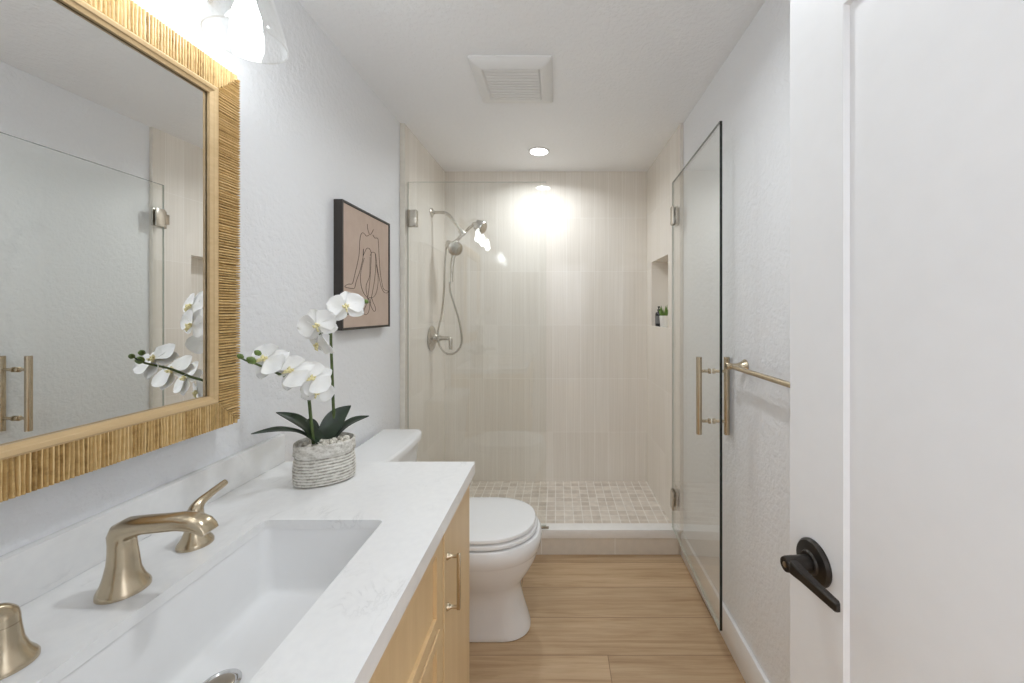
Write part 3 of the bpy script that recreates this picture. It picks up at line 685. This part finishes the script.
# local: y runs from 0 (far) to -ML (near), x toward the room, z up
b = NB(); box(b, -0.045, -0.020, -ML + 0.003, -0.003, 0.003, MH - 0.003); obj('back_board', b, M['rattan_back'], t, smooth=False, local=True)
b = NB(); box(b, -0.0195, -0.014, -ML + FW, -FW, FW, MH - FW); obj('mirror_glass', b, M['mirror'], t, smooth=False, local=True)
def rail(name, horizontal, far):
    b = NB(); L = ML if horizontal else MH; s = 0.0; rnd = random.Random(hash((horizontal, far)) % 1000 if False else (1 if horizontal else 3) + (1 if far else 0))
    while s < L - 0.004:
        w = rnd.uniform(0.0052, 0.0076); c = min(s + w / 2, L - 0.003); s += w
        o0 = 0.0; o1 = min(FW, c, L - c)                         # mitred: rods shorten toward the corners
        if o1 < 0.004: continue
        if o1 == FW: o1 -= rnd.uniform(0, 0.0016)
        segs = 6; pts = []; jit = rnd.uniform(-0.0006, 0.0006)
        for k in range(segs + 1):
            o = o0 + (o1 - o0) * k / segs; j = c + jit * math.sin(3 * k / segs + c * 90) 
            dep = -0.009 + rnd.uniform(-0.0004, 0.0004)
            if horizontal: pts.append((dep, -j, MH - o if far else o))
            else: pts.append((dep, -o if far else -ML + o, j))
        tube(b, pts, w * 0.45, 10, 0.0070, up=(0, 1, 0) if horizontal else (0, 0, 1))
    o_ = FW - 0.004
    q = (0, -o_, -ML + o_)
    b.faces.ensure_lookup_table(); nf = len(b.faces)
    if horizontal: box(b, -0.020, -0.011, -ML + 0.004, -0.004, (MH - o_) if far else 0.003, MH - 0.003 if far else o_)
    else: box(b, -0.020, -0.011, -o_ if far else -ML + 0.003, -0.003 if far else -ML + o_, 0.004, MH - 0.004)
    b.faces.ensure_lookup_table()
    for f in b.faces[nf:]: f.material_index = 1
    return obj(name, b, [M['rattan'], M['rattan_back']], t, local=True, angle=50)
for hz in (True, False):
    for fr in (True, False): rail('frame_rail', hz, fr)
b = NB(); Ml = Matrix(((0, 0, 1, 0), (1, 0, 0, 0), (0, 1, 0, 0), (0, 0, 0, 1)))
rr = []
for d, x in ((FW - 0.001, -0.0135), (FW - 0.001, -0.003), (FW + 0.003, -0.0005), (FW + 0.010, -0.0015), (FW + 0.012, -0.004), (FW + 0.019, -0.006), (FW + 0.0195, -0.0125), (FW + 0.006, -0.0135)):
    rr.append([Ml @ Vector((y, z, x)) for y, z in ((-ML + d, d), (-d, d), (-d, MH - d), (-ML + d, MH - d))])
loft(b, rr + [rr[0]], False, False); bmesh.ops.remove_doubles(b, verts=b.verts[:], dist=1e-6); obj('inner_lip', b, M['lip_wood'], t, smooth=False, local=True)
for y in (-0.15, -ML + 0.15):
    b = NB(); box(b, XL + 0.8045, -0.045, y - 0.03, y + 0.03, MH - 0.2, MH - 0.15)
    obj('hanger', b, M['rattan_back'], t, smooth=False, local=True)

# ------------------------------------------------------------------ vanity light: three clear glass shades
t = thing('vanity_light', 'wall light with flared clear glass shades glowing above the mirror', 'wall light', (XL, 0.645, 2.15))
b = NB(); box(b, XL + 0.0005, XL + 0.022, 0.36, 0.93, 2.11, 2.19, 0.004); obj('backplate', b, M['bronze'], t)
for y in (0.885, 0.645, 0.405):
    x, zr = -0.713, 1.970
    b = NB(); tube(b, spline([(XL + 0.02, y, 2.15), (-0.79, y, 2.165), (-0.735, y, 2.185), (x, y, 2.17), (x, y, 2.14)], 5), 0.007, 12); lathe(b, [(0.024, 2.095), (0.026, 2.10), (0.026, 2.145), (0.012, 2.15)], Matrix.Translation((x, y, 0)), 24); obj('arm', b, M['bronze'], t)
    b = NB()
    pr = [(0.079, zr), (0.0795, zr + 0.001), (0.072, zr + 0.035), (0.062, zr + 0.075), (0.048, zr + 0.12), (0.034, zr + 0.145), (0.027, zr + 0.15)]
    lathe(b, pr + [(r - 0.003, z - 0.001) for r, z in pr[::-1][:-1]] + [(0.0762, zr + 0.0005), (0.079, zr)], Matrix.Translation((x, y, 0)), 48, False, False)
    bmesh.ops.remove_doubles(b, verts=b.verts[:], dist=1e-6)
    lathe(b, [(0.0775 + 0.0022 * math.cos(q * PI / 5), zr + 0.0022 * math.sin(q * PI / 5)) for q in range(11)], Matrix.Translation((x, y, 0)), 48, False, False); obj('shade', b, M['shade_glass'], t, angle=60)
    b = NB(); lathe(b, [(0.006, 1.982), (0.016, 1.985), (0.025, 1.995), (0.029, 2.012), (0.027, 2.032), (0.020, 2.055), (0.0145, 2.075), (0.0135, 2.094)], Matrix.Translation((x, y, 0)), 24); obj('bulb', b, M['bulb'], t, label='glowing bulb')

# ------------------------------------------------------------------ ceiling: shower downlight, added unseen fill downlight, exhaust fan
for lx, ly, lab in ((-0.117, 2.5, 'round recessed downlight glowing in the shower ceiling'), (0.05, 0.95, 'added unseen fill downlight in the ceiling above the vanity')):
  t = thing('ceiling_light', lab, 'ceiling light', (lx, ly, CEIL), group='recessed ceiling downlights')
  dn_ = Matrix.Translation((lx, ly, CEIL)) @ Matrix.Rotation(PI, 4, 'X')
  b = NB(); lathe(b, [(0.070, 0.0003), (0.069, 0.004), (0.058, 0.007), (0.055, 0.003), (0.0545, 0.0006)], dn_, 48, False, False); obj('trim_ring', b, M['plastic'], t)
  b = NB(); lathe(b, [(0.0545, 0.0008), (0.0545, 0.0025), (0.03, 0.0032)], dn_, 40); obj('diffuser', b, M['can'], t, label='glowing round lens')
t = thing('exhaust_fan', 'square white exhaust fan cover on the ceiling', 'exhaust fan', (-0.193, 1.736, CEIL))
b = NB()
def rz(cx_, cy_, hx_, hy_, r, z): return [Vector((x, y, z)) for x, y in rrect(cx_, cy_, hx_, hy_, r, 5)]
vx, vy = -0.193, 1.736
rings = [rz(vx, vy, 0.174, 0.172, 0.012, CEIL - 0.0003), rz(vx, vy, 0.174, 0.172, 0.012, CEIL - 0.008), rz(vx, vy, 0.170, 0.168, 0.012, CEIL - 0.013), rz(vx, 1.718, 0.132, 0.124, 0.010, CEIL - 0.034), rz(vx, 1.718, 0.124, 0.116, 0.008, CEIL - 0.036), rz(vx, 1.718, 0.116, 0.108, 0.006, CEIL - 0.030)]
loft(b, rings); obj('housing', b, M['plastic'], t, angle=30)
b = NB(); nsl = 11
for i in range(nsl):
    y = 1.718 - 0.103 + 0.206 * i / (nsl - 1); tmp = NB(); box(tmp, -0.114, 0.114, -0.0101, 0.0101, -0.0009, 0.0009)
    tmp.transform(Matrix.Translation((vx, y, CEIL - 0.0345)) @ Matrix.Rotation(math.radians(7), 4, 'X')); join(b, tmp)
obj('grille', b, M['plastic'], t, smooth=False)

# ------------------------------------------------------------------ framed line drawing
PY0, PY1, PZ0, PZ1, PX = 1.498, 1.925, 1.2775, 1.790, -0.835
t = thing('picture', 'dark framed canvas with single line drawing of seated figure on left wall', 'picture', (XL, (PY0 + PY1) / 2, PZ0))
b = NB(); Mp = Matrix(((0, 0, 1, 0), (1, 0, 0, 0), (0, 1, 0, 0), (0, 0, 0, 1)))
frame_strip(b, (PY0, PY1, PZ0, PZ1), (PY0 + 0.008, PY1 - 0.008, PZ0 + 0.008, PZ1 - 0.008), XL + 0.001, PX, Mp); obj('frame', b, M['frame_black'], t, smooth=False)
b = NB(); box(b, XL + 0.004, PX - 0.004, PY0 + 0.0095, PY1 - 0.0095, PZ0 + 0.0095, PZ1 - 0.0095); cv = obj('canvas', b, M['canvas'], t, smooth=False)
strokes = [
 [(170, 155), (171, 170), (174, 185), (180, 203)], [(198, 180), (192, 193), (183, 204)],
 [(178, 205), (166, 210), (158, 200), (148, 195), (141, 203), (136, 230), (133, 290), (124, 340), (113, 385), (105, 420), (98, 429), (84, 429), (68, 438), (74, 444), (98, 448), (112, 446), (120, 415), (136, 370), (150, 310), (153, 268)],
 [(196, 205), (204, 219), (217, 220), (221, 245), (224, 310), (229, 375), (237, 425), (245, 452), (262, 460), (268, 464), (261, 469), (246, 466), (233, 440), (223, 395), (214, 345), (208, 292)],
 [(152, 270), (151, 300), (157, 286), (166, 268), (176, 265), (184, 274), (188, 295), (186, 345), (182, 410), (175, 470), (168, 515), (155, 548), (153, 562), (165, 568), (176, 555), (181, 525), (177, 492)],
 [(184, 300), (189, 286), (199, 284), (207, 295), (208, 350), (203, 410), (193, 470), (184, 515), (191, 538), (201, 553), (208, 547), (205, 530), (196, 510), (191, 492)],
 [(156, 310), (143, 360), (139, 400), (143, 440), (155, 472), (170, 490)], [(211, 340), (219, 395), (217, 440), (208, 476), (193, 490), (178, 490)],
 [(183, 305), (182, 350), (180, 395), (166, 430), (165, 458), (172, 488), (183, 515)]]
b = NB()
for st_ in strokes:
    pts = []
    for u, v in st_:
        px, py = 330 + u / 4.557, 190 + v / 4.557; Y = (PX - 0.0035) * F / (px - VX); q = P(px, py, Y); pts.append((PX - 0.0037, min(max(q.y, PY0 + 0.012), PY1 - 0.012), q.z))
    tube(b, spline(pts, 5), 0.0011, 6)
obj('line_drawing', b, M['line'], cv)

# ------------------------------------------------------------------ toilet
TY = 1.66
t = thing('toilet', 'white two-piece toilet with closed lid between vanity and shower', 'toilet', (-0.45, TY, 0))
def tring(xb, xf, w, z, e=2.25, n=56, back=1.0):
    xc = xf - min(w * 1.22, (xf - xb) / 2); out = []
    for i in range(n):
        a = 2 * PI * i / n; c, s = math.cos(a), math.sin(a)
        if c >= 0: x = xc + (xf - xc) * abs(c) ** (2 / e)
        else: x = xc - (xc - xb) * abs(c) ** (2 / 3.6)
        out.append(Vector((x, TY + w * math.copysign(abs(s) ** (2 / e), s), z)))
    return out
b = NB()
rings = [tring(-0.62, -0.120, 0.087, 0.0005), tring(-0.62, -0.114, 0.091, 0.006), tring(-0.62, -0.115, 0.090, 0.022), tring(-0.61, -0.127, 0.087, 0.06), tring(-0.61, -0.143, 0.086, 0.11), tring(-0.61, -0.155, 0.088, 0.16),
         tring(-0.61, -0.156, 0.100, 0.195), tring(-0.62, -0.143, 0.118, 0.225), tring(-0.63, -0.113, 0.150, 0.27), tring(-0.64, -0.088, 0.172, 0.315), tring(-0.65, -0.0765, 0.183, 0.35), tring(-0.65, -0.0735, 0.1855, 0.358), tring(-0.65, -0.0700, 0.189, 0.362), tring(-0.65, -0.066, 0.191, 0.392), tring(-0.65, -0.068, 0.190, 0.416), tring(-0.65, -0.074, 0.185, 0.424)]
loft(b, rings)
rr = [[Vector((x, y, z)) for x, y in rrect(-0.735, TY, 0.105, w, 0.03, 5)] for z, w in ((0.28, 0.10), (0.36, 0.13), (0.405, 0.165), (0.418, 0.165))]
loft(b, rr); obj('bowl', b, M['porcelain'], t, angle=40)
def lidrings(z0, z1, xf, w, dome=0.0, xb=-0.58):
    r = [tring(xb, xf - 0.006, w - 0.006, z0), tring(xb, xf, w, z0 + 0.004), tring(xb, xf, w, z1 - 0.007), tring(xb + 0.003, xf - 0.003, w - 0.003, z1 - 0.0025), tring(xb + 0.010, xf - 0.012, w - 0.012, z1)]
    if dome: r += [tring(xb + 0.03, xf - 0.05, w - 0.045, z1 + dome * 0.6), tring(xb + 0.08, xf - 0.11, w - 0.10, z1 + dome), tring(xb + 0.13, xf - 0.19, w - 0.16, z1 + dome * 1.05)]
    return r
b = NB(); loft(b, lidrings(0.4275, 0.4475, -0.084, 0.182)); obj('seat', b, M['porcelain'], t, angle=40)
b = NB(); loft(b, lidrings(0.4510, 0.4700, -0.092, 0.178, 0.004)); obj('lid', b, M['porcelain'], t, angle=40)
for y in (-0.075, 0.075):
    b = NB(); box(b, -0.612, -0.583, TY + y - 0.02, TY + y + 0.02, 0.4245, 0.462, 0.006); obj('hinge', b, M['porcelain'], t)
def bow(x0, x1, hw, z, bw, n=30, r=0.03):
    pts = [(x0, TY - hw)]
    for i in range(n + 1):
        s = -1 + 2 * i / n; pts.append((x1 - bw * (0.45 * abs(s) ** 2.2 + 0.55 * abs(s) ** 12), TY + hw * (s if abs(s) < 1 else s)))
    pts.append((x0, TY + hw)); return [Vector((x, y, z)) for x, y in pts]
b = NB(); loft(b, [bow(-0.840, -0.672, 0.185, 0.4185, 0.035), bow(-0.843, -0.664, 0.195, 0.47, 0.036), bow(-0.845, -0.650, 0.211, 0.744, 0.036)]); obj('tank', b, M['porcelain'], t, angle=50)
b = NB(); loft(b, [bow(-0.843, -0.644, 0.216, 0.7445, 0.034), bow(-0.846, -0.636, 0.223, 0.750, 0.036), bow(-0.846, -0.636, 0.223, 0.772, 0.036), bow(-0.844, -0.640, 0.219, 0.7785, 0.036), bow(-0.838, -0.650, 0.208, 0.7805, 0.036)]); obj('tank_lid', b, M['porcelain'], t, angle=50)
b = NB(); lathe(b, [(0.012, 0), (0.012, 0.01), (0.007, 0.012)], at(Vector((-0.672, TY - 0.15, 0.69)), (1, 0, 0)), 18); tube(b, [(-0.657, TY - 0.15, 0.69), (-0.655, TY - 0.11, 0.684), (-0.653, TY - 0.08, 0.68)], 0.006, 10); obj('flush_lever', b, M['chrome'], t)

# ------------------------------------------------------------------ orchid in an oval ridged pot
OC = Vector((-0.649, 1.078, CT))
t = thing('potted_orchid', 'white orchid with two flower stems in an oval ridged pot on the countertop', 'potted plant', OC)
OA, OB, OANG = 0.076, 0.060, math.radians(30)
def oring(f, z): 
    ca, sa = math.cos(OANG), math.sin(OANG)
    return [OC + Vector((x * ca - y * sa, x * sa + y * ca, z)) for x, y in sellipse(0, 0, OA * f, OB * f, 64, 2.3)]
b = NB(); rings = [oring(0.86, 0.0004), oring(0.91, 0.003)]
prof = []
nr = 9
for i in range(nr * 4 + 1):
    z = 0.006 + 0.072 * i / (nr * 4); f = 0.93 + 0.065 * math.sin(PI * min(1, (z + 0.012) / 0.09)) ; f += 0.020 * math.cos(2 * PI * i / 4); rings.append(oring(f, z))
rings += [oring(1.0, 0.082), oring(0.992, 0.086), oring(0.985, 0.096), oring(0.985, 0.106), oring(0.97, 0.110), oring(0.935, 0.1115), oring(0.905, 0.109), oring(0.89, 0.098), oring(0.88, 0.085)]
loft(b, rings); obj('pot', b, M['pot'], t, angle=70)
b = NB(); rg = random.Random(5)
for k in range(130):
    a = rg.uniform(0, 2 * PI); q = math.sqrt(rg.random()) * 0.80; r = rg.uniform(0.004, 0.0085)
    x, y = OA * q * math.cos(a), OB * q * math.sin(a); ca, sa = math.cos(OANG), math.sin(OANG)
    tmp = NB(); bmesh.ops.create_icosphere(tmp, subdivisions=1, radius=r)
    tmp.transform(Matrix.Translation(OC + Vector((x * ca - y * sa, x * sa + y * ca, 0.096 + rg.uniform(0, 0.010)))) @ Euler((rg.random() * 6, rg.random() * 6, 0)).to_matrix().to_4x4() @ Matrix.Diagonal((1.25, 1, 0.75, 1))); join(b, tmp)
o = obj('pebbles', b, M['pebble'], t, angle=60); o['kind'] = 'stuff'

def leaf(pts, wid, up, fold=0.25, name='leaf'):
    sp = spline(pts, 5); n = len(sp); b = NB(); rows = []
    for i, p in enumerate(sp):
        u = i / (n - 1); tdir = (sp[min(i + 1, n - 1)] - sp[max(i - 1, 0)]).normalized(); sd = tdir.cross(Vector(up)).normalized(); nm = sd.cross(tdir)
        w = wid * (0.34 + 0.66 * math.sin(PI * min(1, 0.12 + u * 0.75)) ) * (1 - max(0, u - 0.55) ** 2 * 4.9) ; w = max(w, 0.0008)
        top = [p + sd * (w * q) + nm * (abs(q) * w * fold) for q in (-1, -0.5, 0, 0.5, 1)]; rows.append([v + nm * 0.0009 for v in top] + [v - nm * 0.0009 for v in top[::-1]])
    loft(b, rows); return obj(name, b, M['leaf'], t, angle=60)
leaf([P(322, 443, 1.08), P(309, 430, 1.06), P(295, 420, 1.03), P(276, 412.5, 1.00)], 0.021, (0.3, -0.5, 1))
leaf([P(318, 444, 1.06), P(300, 433, 1.02), P(278, 430, 0.97), P(251, 434, 0.93)], 0.014, (0.2, -0.2, 1))
leaf([P(323, 444, 1.09), P(329, 429, 1.10), P(338, 416, 1.12), P(351, 405.5, 1.14)], 0.027, (0.45, -0.9, 0.35), 0.15)
leaf([P(330, 442, 1.10), P(342, 429, 1.12), P(354, 421, 1.13), P(369, 416, 1.14)], 0.017, (-0.1, -0.5, 1))
leaf([P(320, 441, 1.10), P(314, 428, 1.12), P(308, 424, 1.13), P(304, 423, 1.14)], 0.018, (-0.3, -0.8, 0.6))
# flower stems
s1 = [P(313.5, 444, 1.055), P(311, 420, 1.055), P(308.5, 396, 1.05), P(305.5, 387, 1.045), P(299, 382.5, 1.035), P(286, 377, 0.985), P(268, 369, 0.93), P(256, 364, 0.885), P(247, 361, 0.865), P(240, 357.5, 0.85)]
b = NB(); sp1 = spline(s1, 6); tube(b, sp1, lerp_list([0.0042, 0.0040, 0.0036, 0.0030, 0.0022, 0.0014], len(sp1)), 10); obj('stem', b, M['stem'], t)
s2 = [P(334.5, 441, 1.115), P(333.5, 410, 1.115), P(332, 370, 1.11), P(331, 335, 1.10), P(334, 322, 1.095), P(346, 315, 1.10), P(358, 309, 1.115), P(365.5, 303, 1.125)]
b = NB(); sp2 = spline(s2, 6); tube(b, sp2, lerp_list([0.0042, 0.0040, 0.0036, 0.0028, 0.0018, 0.0014], len(sp2)), 10); obj('stem', b, M['stem'], t)
b = NB(); tube(b, spline([P(331.5, 336, 1.10), P(326, 332, 1.075), P(318, 335, 1.05)], 5), 0.0017, 8); obj('stem', b, M['stem'], t)

def flower(c, nrm, up, sc=1.0, seed=0):
    """five tepals, a small lip and column; local +Z faces out of the flower"""
    rg = random.Random(seed); Mt = at(c, nrm, up); b = NB()
    def tepal(ang, L, Wd, back, cup):
        rows = []; nU, nV = 8, 7; ca, sa = math.cos(ang), math.sin(ang); j = rg.uniform(-0.0025, 0.0025)
        for i in range(nU + 1):
            u = i / nU; w = Wd * (math.sin(PI * (0.06 + 0.90 * u ** 0.82)) ** 0.62) if u < 1 else Wd * 0.12
            w *= 0.25 + 0.75 * min(1, u * 2.6)
            top = []
            for k in range(nV):
                v = -1 + 2 * k / (nV - 1); x = L * u; y = w * v / 2
                z = back + cup * (u * u) + 0.18 * w * (abs(v) ** 2) * (1 if cup > 0 else 0.5) - 0.006 * math.sin(PI * u) + 0.0012 * math.sin(6 * u + 4 * v + seed) + j * u
                top.append(Vector((x * ca - y * sa, x * sa + y * ca, z)) * sc)
            rows.append([Mt @ v for v in top] + [Mt @ (v - Vector((0, 0, 0.0007))) for v in top[::-1]])
        loft(b, rows)
    for a in (90, 215, 325): tepal(math.radians(a + rg.uniform(-7, 7)), 0.048, 0.040, -0.0035, -0.010)
    for a in (14, 166): tepal(math.radians(a + rg.uniform(-7, 7)), 0.050, 0.062, 0.0, -0.004)
    f = obj('flower', b, M['petal'], t, angle=80)
    b = NB(); L_ = lambda x, y, z: Mt @ (Vector((x, y, z)) * sc * 0.8)
    tube(b, [L_(0, -0.002, 0.001), L_(0, -0.008, 0.008), L_(0, -0.016, 0.011), L_(0, -0.024, 0.008)], [0.003 * sc, 0.0045 * sc, 0.0045 * sc, 0.001 * sc], 10, [0.0025 * sc] * 4)
    for sx_ in (-1, 1): tube(b, [L_(0, -0.005, 0.004), L_(sx_ * 0.007, -0.004, 0.010), L_(sx_ * 0.010, 0.001, 0.013)], [0.003 * sc, 0.004 * sc, 0.001 * sc], 8)
    tube(b, [L_(0, 0.002, 0.001), L_(0, 0.004, 0.007), L_(0, 0.001, 0.011)], [0.003 * sc, 0.0032 * sc, 0.0015 * sc], 10)
    obj('lip', b, M['lip'], f)
FL = [((346, 306), 1.085, (0.35, -0.85, 0.25), (-0.2, 0, 1), 1.0), ((317, 325), 1.035, (0.20, -0.95, 0.05), (-0.35, 0, 1), 1.0), ((318, 344), 1.065, (-0.45, -0.75, -0.35), (0.2, 0, 1), 0.95),
      ((266, 359), 0.905, (0.10, -0.80, 0.55), (0.7, 0, 0.7), 0.95), ((292, 371), 0.965, (0.12, -0.75, 0.60), (0.75, 0.1, 0.6), 1.0), ((314, 378), 1.02, (0.35, -0.75, 0.40), (0.75, 0.2, 0.5), 0.95), ((317, 392), 1.045, (0.45, -0.8, -0.1), (0.3, 0.0, 0.9), 0.85)]
for i, ((px, py), Y, nrm, up, sc) in enumerate(FL): flower(P(px, py, Y), nrm, up, sc, i + 1)
for (px, py), Y, r, pt in (((251.5, 360.5), 0.870, 0.0085, 1), ((240.5, 356.5), 0.848, 0.0058, 1), ((258, 353), 0.880, 0.0065, 1), ((366.5, 301.5), 1.126, 0.0060, 1)):
    c = P(px, py, Y); b = NB(); lathe(b, [(0.0, -1.25 * r), (0.6 * r, -0.9 * r), (r, 0), (0.8 * r, 0.7 * r), (0.3 * r, 1.2 * r), (0, 1.35 * r)], at(c, (-0.5, -0.4, 0.6)), 16, False, False); obj('bud', b, M['bud'], t)
